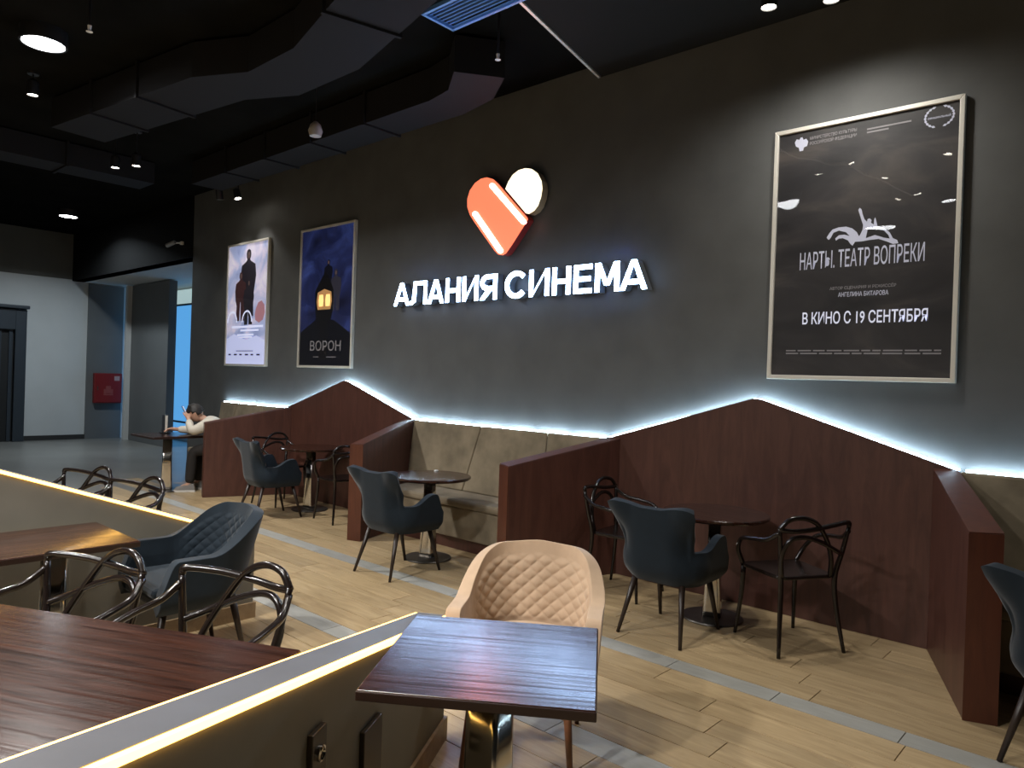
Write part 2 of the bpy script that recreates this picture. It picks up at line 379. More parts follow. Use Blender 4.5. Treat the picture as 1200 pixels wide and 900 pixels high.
def bench(x0, x1, in0, in1, label, seams):
    """upholstered wall bench between x0 and x1; in0/in1: inward splay of its ends per metre"""
    t = thing('wall_bench', label, 'bench', ((x0+x1)/2, 0, 0), 0, 'taupe wall benches'); c = (x0+x1)/2; x0 -= c; x1 -= c
    L = lambda y: x0+.006-in0*y; R = lambda y: x1-.006+in1*y
    xy_prism('plinth', [(L(-.02), -.02), (L(-.50), -.50), (R(-.50), -.50), (R(-.02), -.02)], 0, .11, M_MAHO, t)
    s = xy_prism('seat_base', [(L(-.03), -.03), (L(-.535), -.535), (R(-.535), -.535), (R(-.03), -.03)], .112, .40, M_TAUPE, t, bv=.012)
    xy_prism('seat_cushion', [(L(-.10), -.10), (L(-.565), -.565), (R(-.565), -.565), (R(-.10), -.10)], .402, .475, M_TAUPE, t, bv=.025)
    xs = [x0+.006] + [q-c for q in seams] + [x1-.006]
    for i in range(len(xs)-1):
        a0, a1 = xs[i], xs[i+1]; k0 = 0 if i == 0 else -.17; k1 = 0 if i == len(xs)-2 else -.17
        if len(seams) > 1 and i % 2 == 1: k1 = .03
        if len(seams) > 1 and i % 2 == 0 and i: k0 = .03
        q = [(a0+k0*.9+.003, -.165, .477), (a1+k1*.9-.003, -.165, .477), (a1-.003, -.075, ZB-.004), (a0+.003, -.075, ZB-.004)]
        q2 = [(x, y_+.03 if z > 1 else y_+.12, z) for x, y_, z in q]
        q2 = [(x, min(-.046, y_), z) for x, y_, z in q2]
        prism('back_cushion', q, q2, M_TAUPE, t, bv=.014)
    strip_segs(t, (x0+.02, ZB-.004), (x1-.02, ZB-.004), .42, .035, -.044, -.026)
    return t
SP = .352
bench(CXL+1.30, CXR-1.30, SP, SP, 'taupe upholstered wall bench between the two peaked booth screens', (-5.05, -4.2))
bench(-10.53, CXL-1.30, 0, SP, 'taupe upholstered wall bench where the person sits', (-10.02, -9.3))
bench(CXR+1.30, 1.7, SP, 0, 'taupe upholstered wall bench at the right edge of the picture', (.1, .9))

# ------------------------------------------------------------------ low lit walls
def low_wall(name, p, d, L, z0, slope, zmax, label, side):
    """p: end at floor, visible face; d: unit run; side: unit vector to the back face"""
    t = thing(name, label, 'low wall', (p[0], p[1], 0)); d = Vector((d[0], d[1], 0)); n = Vector((side[0], side[1], 0))*.14
    Lk = min(L, (zmax-z0)/slope)
    def prof(off, dz):
        q = [(0, 0), (L, 0)] + ([(L, zmax+dz)] if Lk < L else []) + [(Lk, z0+slope*Lk+dz), (0, z0+dz)]
        return [d*a+off+Vector((0, 0, z)) for a, z in q]
    prism('body', prof(Vector(), -.0195), prof(n, -.0195), M_LOWW, t)
    u = n.normalized()
    def topbar(nm, o0, o1, za, zb, mat, e0=0.0):
        for a, b in ((e0, Lk), (Lk, L)):
            if b-a < .02: continue
            zA = z0+slope*min(a, Lk); zB = z0+slope*min(b, Lk)
            q = lambda s_, z: d*s_+Vector((0, 0, z))
            prism(nm, [q(a, zA+za)+u*o0, q(a, zA+za)+u*o1, q(a, zA+zb)+u*o1, q(a, zA+zb)+u*o0],
                  [q(b, zB+za)+u*o0, q(b, zB+za)+u*o1, q(b, zB+zb)+u*o1, q(b, zB+zb)+u*o0], mat, t)
    topbar('capping', .0105, .134, -.019, 0, M_LOWT)
    topbar('led_strip', -.007, .010, -.019, -.002, M_LEDY)
    topbar('led_strip', .1345, .147, -.019, -.002, M_LEDY)
    for o0, o1 in ((-.014, -.0005), (.1405, .154)):
        q = lambda s_, z, o: d*s_+Vector((0, 0, z))+u*o
        prism('skirting', [q(-.014, 0, o0), q(L, 0, o0), q(L, 0, o1), q(-.014, 0, o1)], [q(-.014, .10, o0), q(L, .10, o0), q(L, .10, o1), q(-.014, .10, o1)], M_BASEB, t)
    q = lambda s_, z, o: d*s_+Vector((0, 0, z))+u*o
    prism('skirting', [q(-.014, 0, 0), q(-.0005, 0, 0), q(-.0005, 0, .14), q(-.014, 0, .14)], [q(-.014, .10, 0), q(-.0005, .10, 0), q(-.0005, .10, .14), q(-.014, .10, .14)], M_BASEB, t)
    return t
D1 = (.505, -.863)
lw1 = low_wall('low_partition', (-2.338, -3.018), D1, 2.75, .55, .19, 1.2, 'sloping grey low wall with warm LED edges beside the square table', (-.863, -.505))
lw2 = low_wall('low_partition', (-4.382, -2.826), (0, -1), 3.2, .53, .377, 1.10, 'sloping grey low wall with warm LED edge behind the blue tub chair', (-1, 0))
M_SOCK = plain('dark_bronze_socket', (.022, .017, .013), .35)
def socket(d0, z, w, h, ring):
    u = Vector((D1[0], D1[1], 0)); n = Vector((.863, .505, 0))
    R = Matrix((u, n, Vector((0, 0, 1)))).transposed()
    c = u*d0 + n*.009 + Vector((0, 0, z))
    s = box('socket_plate', c, (w, .018, h), M_SOCK, lw1, xf=R, bv=.003)
    if ring:
        k = lathe('socket_ring', [(.0, .0), (.022, .0), (.022, .008), (.016, .010), (.014, .004), (.0, .004)], M_CHROME, s, 20)
        k.matrix_local = Matrix.Translation(c+n*.009+Vector((0, 0, .02))) @ (R @ Matrix.Rotation(-math.pi/2, 3, 'X')).to_4x4()
socket(1.255, .545, .085, .17, True)
socket(.865, .36, .15, .22, False)

# ------------------------------------------------------------------ chairs
def shell_geo(plan, top, zlow, lean, n=48, m=12, off=0.0, dent=None):
    """plan(s)->(x,y) over s in -1..1 ; top(s) height; lean(s,z)->offset along outward normal"""
    v = []; f = []
    for i in range(n+1):
        s = -1+2*i/n
        x, y = plan(s); x2, y2 = plan(min(1, s+.01)); x1, y1 = plan(max(-1, s-.01))
        tx, ty = x2-x1, y2-y1; l = math.hypot(tx, ty); nx, ny = -ty/l, tx/l     # outward for a left-to-right path over the back
        zt = top(s)
        for j in range(m+1):
            z = zlow+(zt-zlow)*j/m; o = lean(s, z)+off
            if dent: o += dent(s, z, j/m)
            v.append((x+nx*o, y+ny*o, z))
    for i in range(n):
        for j in range(m):
            a = i*(m+1)+j; f.append((a, a+m+1, a+m+2, a+1))
    return v, f
def arc_plan(hw, hb, front, rc):
    """U plan: arms at x=+-hw from y=front back to a rounded back at y=hb"""
    pts = []
    for k in range(9): pts.append((-hw, front+(hb-rc-front)*k/8))
    for k in range(1, 13):
        a = math.pi-math.pi/2*k/12; pts.append((-hw+rc+rc*math.cos(a), hb-rc+rc*math.sin(a)))
    pts += [(-x, y) for x, y in pts[::-1]]
    d = [0]
    for a, b in zip(pts, pts[1:]): d.append(d[-1]+math.hypot(b[0]-a[0], b[1]-a[1]))
    T = d[-1]
    def plan(s):
        q = (s+1)/2*T
        for i in range(len(d)-1):
            if q <= d[i+1]+1e-9 and d[i+1] > d[i]:
                t = (q-d[i])/(d[i+1]-d[i]); return (pts[i][0]+(pts[i+1][0]-pts[i][0])*t, pts[i][1]+(pts[i+1][1]-pts[i][1])*t)
        return pts[-1]
    return plan
def sstep(a, b, x):
    t = max(0, min(1, (x-a)/(b-a))); return t*t*(3-2*t)
def seat_outline(hw, hb, front, rc, ins):
    p = arc_plan(hw-ins, hb-ins, front, rc); return [p(-1+2*k/36) for k in range(37)]
def legs(parent, spots, mat, z1=.40, r0=.011, r1=.021):
    for (x0, y0, x1, y1) in spots:
        tube('leg', [(x1, y1, 0), (x0, y0, z1)], [r0, r1], mat, parent, 10, 0)
def tub_chair(label, fabric, legmat, quilt=True, group=None):
    """padded shell with a high rounded back flowing into low arms; faces -y"""
    t = thing('tub_chair', label, 'chair', group=group)
    hw, hb, fr, rc = .285, .25, -.235, .235
    plan = arc_plan(hw, hb, fr, rc)
    def top(s):
        a = abs(s); h = .826-.185*sstep(.20, .62, a)-.012*sstep(0, .2, a)
        return h-.16*sstep(.90, 1.0, a)
    lean = lambda s, z: (z-.40)*(.22*(1-sstep(.15, .7, abs(s)))+.05) - .05*sstep(.42, .36, z)*1
    v, f = shell_geo(plan, top, .37, lean, 56, 10)
    o = mk('shell', v, f, fabric, t, True)
    sd = o.modifiers.new('thick', 'SOLIDIFY'); sd.thickness = .064; sd.offset = 0; subsurf(o, 1)
    bv = o.modifiers.new('round', 'BEVEL'); bv.width = .029; bv.segments = 4; bv.limit_method = 'ANGLE'; bv.angle_limit = math.radians(60)
    # order: thick, round, sub
    o.modifiers.move(2, 1)
    if quilt:
        def dent(s, z, j):
            e = sstep(0, .10, j)*(1-sstep(.80, .92, j))*(1-sstep(.40, .56, abs(s)))
            u = s*.82*19; w = (z-.42)*25
            g = abs(math.sin((u+w)*math.pi/1.0*.62))*abs(math.sin((u-w)*math.pi*.62))
            return -(.032+.0015+ .008*e*(g**.5) + .002*(1-abs(2*j-1)))
        v, f = shell_geo(plan, lambda s: top(s)-.02, .47, lean, 260, 110, 0, dent)
        # keep only the part round the back
        q = mk('quilted_lining', v, f, fabric, t, True)
    xy_prism('seat_base', seat_outline(hw, hb, fr+.01, rc, .022), .37, .43, fabric, t, bv=.02)
    c = xy_prism('seat_cushion', seat_outline(hw, hb, fr-.015, rc, .034), .432, .485, fabric, t, bv=.024)
    legs(t, [(-.19, -.17, -.225, -.235), (.19, -.17, .225, -.235), (-.18, .19, -.215, .265), (.18, .19, .215, .265)], legmat, .37)
    return t
def wing_chair(label, group=None):
    """tall narrow back with flared top corners, waist, then rounded forward arms"""
    t = thing('wing_chair', label, 'chair', group=group)
    hw, hb, fr, rc = .265, .225, -.215, .17
    plan = arc_plan(hw, hb, fr, rc)
    def top(s):
        a = abs(s)
        h = .835+.028*sstep(.10, .30, a)
        h = h*(1-sstep(.325, .385, a))+.575*sstep(.325, .385, a)
        h += .082*sstep(.50, .80, a)-.15*sstep(.86, 1.0, a)
        return h
    def lean(s, z):
        a = abs(s); b = 1-sstep(.45, .62, a)
        flare = (.075*sstep(.66, .86, z) - .030*sstep(.46, .60, z)*(1-sstep(.62, .78, z)))*sstep(.18, .34, a)*b
        return (z-.40)*.16*b + .06*(z-.4)*(1-b) + flare - .045*sstep(.43, .36, z)
    v, f = shell_geo(plan, top, .365, lean, 72, 12)
    o = mk('shell', v, f, M_BLUE, t, True)
    sd = o.modifiers.new('thick', 'SOLIDIFY'); sd.thickness = .05; sd.offset = 0
    bv = o.modifiers.new('round', 'BEVEL'); bv.width = .017; bv.segments = 3; bv.limit_method = 'ANGLE'; bv.angle_limit = math.radians(60)
    subsurf(o, 1)
    xy_prism('seat_base', seat_outline(hw, hb, fr+.01, rc, .022), .365, .43, M_BLUE, t, bv=.02)
    xy_prism('seat_cushion', seat_outline(hw, hb, fr-.01, rc, .032), .432, .482, M_BLUE, t, bv=.022)
    legs(t, [(-.18, -.16, -.215, -.265), (.18, -.16, .215, -.265), (-.165, .165, -.222, .275), (.165, .165, .222, .275)], M_LEGD, .37)
    return t
def lace_chair(label, group=None):
    """slim armchair whose back is three interlaced looping bars"""
    t = thing('lace_back_chair', label, 'chair', group=group)
    m_ = M_BENT
    sp = [(-.215, -.20), (.215, -.20), (.20, .19), (-.20, .19)]
    pts = []
    for i, (x, y) in enumerate(sp):
        cx, cy = x*.72, y*.72
        for k in range(6):
            a = [math.pi, 1.5*math.pi, 0, .5*math.pi][i]+math.pi/2*k/5
            pts.append((cx+abs(x)*.28*math.cos(a)*1.05, cy+abs(y)*.28*math.sin(a)*1.05))
    xy_prism('seat', pts, .445, .470, m_, t, bv=.008)
    for s in (-1, 1):
        tube('leg', [(s*.225, -.215, 0), (s*.205, -.19, .25), (s*.20, -.18, .45)], [.011, .015, .017], m_, t, 8, 4)
        tube('leg', [(s*.235, .245, 0), (s*.205, .205, .25), (s*.195, .19, .45), (s*.225, .215, .62), (s*.25, .235, .775)], [.011, .015, .017, .015, .013], m_, t, 8, 4)
        tube('arm', [(s*.20, -.185, .455), (s*.255, -.165, .56), (s*.285, -.09, .645), (s*.29, .03, .672), (s*.275, .15, .69), (s*.248, .235, .745)], [.016, .0145, .014, .014, .0145, .0145], m_, t, 8, 5)
    tube('back_loop', [(-0.25, .235, .775), (-0.235, .24, .80), (-0.1, .275, .792), (0.05, .285, .772), (0.17, .265, .760), (0.25, .235, .765)], .0148, m_, t, 8, 6)
    tube('back_loop', [(-.16, .19, .462), (-.125, .235, .58), (-.06, .27, .70), (.02, .283, .80), (.11, .279, .838), (.20, .256, .825), (.252, .235, .765)], .0148, m_, t, 8, 6)
    tube('back_loop', [(-0.222, .212, .60), (-0.14, .25, .635), (-0.02, .272, .69), (0.1, .278, .725), (0.185, .255, .705), (0.222, .225, .61), (0.195, .195, .47)], .0148, m_, t, 8, 6)
    return t
def put(t, x, y, fx, fy):
    t.location = (x, y, 0); t.rotation_euler = (0, 0, face_rz(fx, fy)); return t

G_TUB, G_WING, G_LACE = 'padded tub chairs', 'petrol blue wing chairs', 'interlaced-back armchairs'
put(tub_chair('beige quilted velvet tub chair behind the square table', M_BEIGE, M_LEGB, True, G_TUB), -2.05, -2.805, .54, -.84)
put(tub_chair('petrol blue velvet tub chair in front of the low lit wall', M_BLUE, M_LEGD, True, G_TUB), -3.98, -3.46, -.04, -1)
wg = put(wing_chair('petrol blue wing chair at the round table under the large poster', G_WING), -2.37, -.99, -.02, 1)
for x, y, fx, fy, lab in ((-4.665, -1.39, -.03, 1, 'petrol blue wing chair in front of the taupe bench'),
                          (-7.36, -1.02, .08, 1, 'petrol blue wing chair nearest the seated person'),
                          (-.18, -1.255, .45, .9, 'petrol blue wing chair cut off at the right edge')):
    c = copy_tree(wg); put(c, x, y, fx, fy); c['label'] = lab
lc = put(lace_chair('dark interlaced-back armchair right of the table under the large poster', G_LACE), -1.755, -.615, -.86, .52)
for x, y, fx, fy, lab in ((-3.06, -.47, .97, .1, 'dark interlaced-back armchair half hidden behind the blue wing chair under the large poster'),
                          (-8.00, -.52, .97, .1, 'dark interlaced-back armchair behind the blue wing chair nearest the person'),
                          (-6.72, -.52, -.9, .1, 'dark interlaced-back armchair partly hidden by the end of a booth partition'),
                          (-2.60, -4.04, .429, -.903, 'dark interlaced-back armchair at the long dark table, right one'),
                          (-3.17, -4.36, .429, -.903, 'dark interlaced-back armchair at the long dark table, left one'),
                          (-5.22, -3.44, .35, -.94, 'dark interlaced-back armchair behind the low lit wall, right one'),
                          (-5.95, -3.52, .35, -.94, 'dark interlaced-back armchair behind the low lit wall, left one')):
    c = copy_tree(lc); put(c, x, y, fx, fy); c['label'] = lab

# ------------------------------------------------------------------ tables
def square_column(name, r0, r1, z0, z1, parent, mat, rz=math.pi/4):
    """tapered four-sided polished column with rounded arrises"""
    v = []; f = []; n = 48
    for z, r in ((z0, r0), (z0+.04, r0*.97), ((z0+z1)/2, (r0*.25+r1*.75)), (z1, r1)):
        for k in range(n):
            a = 2*math.pi*k/n; c, s = math.cos(a), math.sin(a); q = (abs(c)**14+abs(s)**14)**(-1/14)
            x, y = r*q*c, r*q*s; v.append((x*math.cos(rz)-y*math.sin(rz), x*math.sin(rz)+y*math.cos(rz), z))
    for i in range(3):
        for k in range(n): f.append((i*n+k, i*n+(k+1) % n, (i+1)*n+(k+1) % n, (i+1)*n+k))
    f.append(tuple(range(n))[::-1]); f.append(tuple(3*n+k for k in range(n)))
    return smooth(mk(name, v, f, mat, parent))
def round_table(label, x, y, h=.735, r=.36):
    t = thing('round_table', label, 'table', (x, y, 0), 0, 'round pedestal tables')
    lathe('table_top', [(r-.012, h-.028), (r, h-.018), (r, h-.006), (r-.006, h)], M_TABLE, t, 64)
    lathe('base', [(.205, 0), (.21, .006), (.205, .014), (.08, .020)], M_STEEL, t, 40)
    square_column('column', .062, .040, .018, h-.028, t, M_CHROME, .35)
    box('mounting_plate', (0, 0, h-.036), (.22, .22, .014), M_BLACKP, t)
    return t
round_table('round dark pedestal table in the booth under the large poster', -2.30, -.53)
round_table('round dark pedestal table in front of the taupe bench', -4.82, -.93)
round_table('round dark pedestal table in the booth beside the seated person', -7.45, -.46)
def rect_table(label, x, y, w, d, rz, h=.75, ncol=1, base=.21):
    t = thing('rectangular_table', label, 'table', (x, y, 0), rz)
    o = box('table_top', (0, 0, h-.014), (w, d, .028), M_TABLE, t, bv=.003)
    b = box('edge_band', (0, 0, h-.0165), (w+.004, d+.004, .027), M_TEDGE, t, bv=.003)
    for k in range(ncol):
        cx = (k-(ncol-1)/2)*w*.55
        square_column('column', .070, .054, .018, h-.045, t, M_CHROME, -.42).location.x = cx
        lathe('base', [(base-.005, 0), (base, .006), (base-.005, .014), (.08, .020)], M_STEEL, t, 40, (cx, 0, 0))
        box('mounting_plate', (cx, 0, h-.0375), (.20, .20, .014), M_BLACKP, t)
    return t
rect_table('square dark wood table reflecting the sign in the foreground', -1.523, -3.593, .645, .645, math.atan2(.367, .525))
# long dark table behind the near low wall (corner touches the wall)
ux, uy = -.898, -.440; vx, vy = .440, -.898
cxx, cyy = -1.955+ux*.80+vx*.42, -3.995+uy*.80+vy*.42
rect_table('long dark wood table behind the near low wall', cxx, cyy, 1.60, .84, math.atan2(-uy, -ux), ncol=2)
rect_table('dark wood table with amber reflections beside the far low wall', -4.02, -4.42, 1.25, .60, math.pi/2, ncol=2, base=.18)
pt = rect_table('square dark table where the person leans', -9.73, -1.17, .70, .66, 0, .735)

# ------------------------------------------------------------------ illuminated sign
M_SIGNW = emit('lit_white_letter', (.44, .64, 1.0), 27)
M_SIGNS = plain('letter_side_acrylic', (.10, .11, .125), .5)
ZB0, CAP = 2.385, .250
def letter(ch, x0, x1, group):
    lab = {}
    t = thing('sign_letter', '', 'letter', (x0, -.1, ZB0), 0, group)
    w = x1-x0; h = CAP; s = .045
    P = []
    def bar(a, b, ww=s):
        ax, az = a; bx, bz = b; l = math.hypot(bx-ax, bz-az); nx, nz = -(bz-az)/l*ww/2, (bx-ax)/l*ww/2
        P.append([(ax+nx, az+nz), (bx+nx, bz+nz), (bx-nx, bz-nz), (ax-nx, az-nz)])
    def quad(*p): P.append(list(p))
    def arc(cx, cz, rx, rz, a0, a1, n=18, ww=s):
        for k in range(n):
            g0 = a0+(a1-a0)*k/n; g1 = a0+(a1-a0)*(k+1)/n
            P.append([(cx+rx*math.cos(g0), cz+rz*math.sin(g0)), (cx+rx*math.cos(g1), cz+rz*math.sin(g1)), (cx+(rx-ww)*math.cos(g1), cz+(rz-ww)*math.sin(g1)), (cx+(rx-ww)*math.cos(g0), cz+(rz-ww)*math.sin(g0))])
    V = lambda x: quad((x, 0), (x+s, 0), (x+s, h), (x, h))
    Hb = lambda z, a, b: quad((a, z), (b, z), (b, z+s*.9), (a, z+s*.9))
    if ch == 'А':
        c = w/2; quad((0, 0), (s*1.1, 0), (c+s*.3, h), (c-s*.55, h)); quad((w-s*1.1, 0), (w, 0), (c+s*.55, h), (c-s*.3, h)); Hb(h*.19, w*.22, w*.78)
    elif ch == 'Л':
        V(w-s); Hb(h-s*.9, w*.30, w-s*.5); quad((w*.26, h), (w*.26+s, h), (w*.20+s, h*.12), (w*.16, h*.06), ); quad((0, 0), (w*.16, 0), (w*.20+s*.98, h*.16), (w*.05, s*.9))
    elif ch == 'Н':
        V(0); V(w-s); Hb(h*.40, s*.5, w-s*.5)
    elif ch == 'И':
        V(0); V(w-s); quad((s*.6, 0), (s*1.25, h*.10), (w-s*.6, h), (w-s*1.25, h*.90))
    elif ch == 'Я':
        V(w-s); arc(w*.46, h*.68, w*.46, h*.32, math.pi/2, math.pi*1.5, 14); Hb(h-s*.98, w*.44, w-s*.5); Hb(h*.36, w*.44, w-s*.5); quad((0, 0), (s*1.2, 0), (w*.72, h*.40), (w*.42, h*.40))
    elif ch == 'С':
        arc(w*.52, h/2, w*.52, h*.52, math.radians(42), math.radians(318), 26)
    elif ch == 'Е':
        V(0); Hb(0, s*.5, w); Hb(h-s*.9, s*.5, w); Hb(h*.42, s*.5, w*.92)
    elif ch == 'М':
        V(0); V(w-s); quad((s*.2, h), (s*1.2, h), (w/2+s*.35, h*.22), (w/2-s*.55, h*.22)); quad((w-s*1.2, h), (w-s*.2, h), (w/2+s*.55, h*.22), (w/2-s*.35, h*.22))
    v = []; f = []; v2 = []; f2 = []
    for i, p in enumerate(P):
        k = len(v); n = len(p); yo = -.0004*i
        v += [(x, -.006+yo, z) for x, z in p] + [(x, .0+yo*0, z) for x, z in p]
        f += [tuple(range(k, k+n)), tuple(range(k+2*n-1, k+n-1, -1))] + [(k+a, k+(a+1) % n, k+n+(a+1) % n, k+n+a) for a in range(n)]
        v2 += [(x, .001, z) for x, z in p] + [(x, .085, z) for x, z in p]
        f2 += [tuple(range(k, k+n)), tuple(range(k+2*n-1, k+n-1, -1))] + [(k+a, k+(a+1) % n, k+n+(a+1) % n, k+n+a) for a in range(n)]
    mk('lit_face', v, f, M_SIGNW, t); mk('side_body', v2, f2, M_SIGNS, t)
    return t
def xw(px): return on_wall(px, 350, -.1)[0]
word1 = [('А', 462, 480), ('Л', 480, 500), ('А', 501.5, 520), ('Н', 522.5, 539), ('И', 542, 560), ('Я', 563, 582)]
word2 = [('С', 592, 617), ('И', 620, 643), ('Н', 647, 668), ('Е', 672, 693), ('М', 697, 725), ('А', 726, 758)]
names1 = ['first letter of the left word of the lit sign', 'second letter, Л, of the left word of the lit sign', 'third letter of the left word of the lit sign', 'fourth letter, Н, of the left word of the lit sign', 'fifth letter, И, of the left word of the lit sign', 'last letter, Я, of the left word of the lit sign']
names2 = ['first letter, С, of the right word of the lit sign', 'second letter, И, of the right word of the lit sign', 'third letter, Н, of the right word of the lit sign', 'fourth letter, Е, of the right word of the lit sign', 'fifth letter, М, of the right word of the lit sign', 'last letter, А, of the right word of the lit sign']
for wd, nm in ((word1, names1), (word2, names2)):
    for (ch, a, b), lab in zip(wd, nm):
        t = letter(ch, xw(a), xw(b), 'lit sign letters'); t['label'] = lab
# heart emblem: orange capsule and pale half capsule
he = thing('heart_sign', 'lit orange and cream heart emblem above the sign letters', 'sign', (-4.85, -.1, 2.8))
M_HORG = emit('lit_orange_acrylic', (1.0, .22, .11), 1.15); M_HCRM = emit('lit_cream_acrylic', (1.0, .86, .62), 1.7); M_HBAR = emit('lit_tube', (1.0, .28, .26), 18)
M_HSIDE = plain('red_acrylic_side', (.30, .03, .03), .4)
def emblem(name, px, mat, side, d=.085):
    q = [on_wall(a, b, -.1) for a, b in px]; q = catmull([(x, 0, z) for x, z in q+[q[0]]], 4)[:-1]; q = [(p.x+4.85, p.z-2.8) for p in q]
    o = xz_prism(name, q, -.004, .002, mat, he); xz_prism('emblem_side', q, .003, d, side, o); return o
def emblem_flat(name, px, mat, side, d=.085, y=-.004):
    q = [on_wall(a, b, -.1) for a, b in px]; q = [(x+4.85, z-2.8) for x, z in q]
    o = xz_prism(name, q, y, .002, mat, he)
    if side: xz_prism('emblem_side', q, .003, d, side, o)
    return o
org = [(571, 208), (564, 209.5), (557, 214.5), (551, 223), (548, 233), (548, 243), (551, 252), (556, 260), (565, 273), (580, 294), (584, 298), (589, 299), (593, 297), (600, 287), (612, 268), (618.5, 257.5), (618, 255), (610, 246), (598, 232), (584, 215.5), (578, 210)]
emblem_flat('orange_capsule', org, M_HORG, M_HSIDE)
crm = [(592.5, 221.5), (596, 213), (601, 205), (608, 199.5), (616, 197.2), (623, 198), (630, 203), (634.5, 212), (635.5, 221), (634, 231), (630.5, 241), (626, 247), (620, 250.5), (616.5, 250)]
emblem_flat('cream_half_capsule', crm, M_HCRM, plain('cream_acrylic_side', (.5, .4, .25), .4))
def px_bar(p, q, w):
    dx, dy = q[0]-p[0], q[1]-p[1]; l = math.hypot(dx, dy); nx, ny = -dy/l*w/2, dx/l*w/2; ux_, uy_ = dx/l*w/2, dy/l*w/2
    out = []
    for k in range(9):
        a = math.pi/2+math.pi*k/8; out.append((p[0]+(dx/l*math.cos(a)-dy/l*math.sin(a))*w/2, p[1]+(dy/l*math.cos(a)+dx/l*math.sin(a))*w/2))
    for k in range(9):
        a = -math.pi/2+math.pi*k/8; out.append((q[0]+(dx/l*math.cos(a)-dy/l*math.sin(a))*w/2, q[1]+(dy/l*math.cos(a)+dx/l*math.sin(a))*w/2))
    return out
emblem_flat('bright_bar', px_bar((577.5, 218), (614, 260), 6), M_HBAR, None, y=-.012)
emblem_flat('bright_bar', px_bar((557.5, 251), (587, 294), 6), M_HBAR, None, y=-.012)

# ------------------------------------------------------------------ posters
PZ0, PZ1 = 1.675, 3.475
M_FILM = film('clear_poster_film', .35, 2.2); M_FILM2 = film('clear_poster_glass', .12, 1.5)
def text_obj(name, body, size, x, z, mat, parent, bold=0, xs=1.0, align='CENTER', y=-.0295):
    cu = bpy.data.curves.new(name, 'FONT'); cu.body = body; cu.size = size; cu.align_x = align; cu.offset = bold; cu.resolution_u = 3; cu.fill_mode = 'FRONT'
    tmp = bpy.data.objects.new(name, cu); COL.objects.link(tmp)
    dg = bpy.context.evaluated_depsgraph_get(); me = bpy.data.meshes.new_from_object(tmp.evaluated_get(dg))
    bpy.data.objects.remove(tmp)
    for v in me.vertices:
        a, b = v.co.x, v.co.y; v.co = (x+a*xs, y, z+b)
    me.materials.clear(); me.materials.append(mat)
    o = bpy.data.objects.new(name, me); return link(o, parent)
def poster(xc, label, print_mat, filmmat):
    t = thing('framed_poster', label, 'poster', (xc, 0, PZ0), 0, 'framed film posters')
    w, h, fw = 1.20, PZ1-PZ0, .030
    box('backing', (0, -.012, h/2), (w-.01, .022, h-.01), plain('backing_grey', (.2, .2, .2), .6), t)
    box('print', (0, -.0255, h/2), (w-2*fw+.01, .004, h-2*fw+.01), print_mat, t)
    for s in (-1, 1):
        xz_prism('frame_bar', [(s*w/2, 0), (s*w/2, h), (s*(w/2-fw), h-fw), (s*(w/2-fw), fw)], -.046, -.003, M_ALU, t, bv=.004)
        zc = 0 if s < 0 else h
        xz_prism('frame_bar', [(-w/2, zc), (w/2, zc), (w/2-fw, zc-s*fw), (-w/2+fw, zc-s*fw)], -.046, -.003, M_ALU, t, bv=.004)
    mk('clear_sheet', [(-w/2+fw, -.035, fw), (w/2-fw, -.035, fw), (w/2-fw, -.035, h-fw), (-w/2+fw, -.035, h-fw)], [(0, 1, 2, 3)], filmmat, t)
    return t
def flat(name, pts, mat, parent, y=-.0285):
    return xz_prism(name, pts, y, -.0278, mat, parent)
def bars(parent, mat, spec, y=-.0292):
    for x0, x1, z0, z1 in spec: flat('print_line', [(x0, z0), (x1, z0), (x1, z1), (x0, z1)], mat, parent, y)
# --- poster 3: dark sheet, horse-and-rider emblem and titles
M_INK = emit('pale_print', (.42, .43, .52), .42); M_INKD = emit('dim_print', (.22, .21, .22), .25)
X3 = -1.578
p3 = poster(X3, 'large dark framed poster reading В КИНО С 19 СЕНТЯБРЯ', cloud('smoky_dark_print', [(.30, (.010, .010, .012)), (.52, (.028, .026, .028)), (.66, (.060, .052, .048)), (.80, (.095, .075, .065))], 1.6, 6, (.7, 1, 1.7), .10, .5, 1.2), M_FILM)
def L3(px, py):
    x, z = on_wall(px, py, -.03); return x-X3, z-PZ0
def flat_px(name, pts, mat, parent, conv, y=-.0285, curve=0):
    q = [conv(a, b) for a, b in pts]
    if curve: q = [(p.x, p.z) for p in catmull([(x, 0, z) for x, z in q+[q[0]]], curve)[:-1]]
    return flat(name, q, mat, parent, y)
def cz(x, y): return 890+x/4.736, 100+y/4.736
hs = [cz(*p) for p in [(372, 846), (388, 820), (405, 800), (440, 788), (480, 784), (515, 794), (540, 815), (552, 838), (560, 826), (572, 800), (575, 775), (565, 745), (556, 715), (548, 692), (556, 680), (566, 688), (572, 715), (582, 742), (596, 757), (600, 742), (612, 738), (622, 748), (618, 762), (634, 772), (636, 745), (642, 732), (648, 752), (654, 780), (690, 790), (722, 815), (740, 848), (764, 858), (770, 876), (740, 880), (700, 864), (660, 852), (610, 858), (565, 866), (530, 868), (516, 890), (504, 880), (490, 860), (462, 848), (440, 850), (424, 862), (420, 850), (440, 832), (470, 828), (500, 836), (480, 815), (440, 806), (410, 818), (396, 845), (384, 858)]]
flat_px('rider_emblem', hs, M_INK, p3, L3)
flat_px('rider_gap', [cz(*p) for p in [(600, 800), (640, 795), (690, 805), (715, 830), (722, 850), (690, 845), (640, 830), (612, 840), (590, 848)]], plain('emblem_gap', (.02, .02, .022), .5), p3, L3, -.0292)
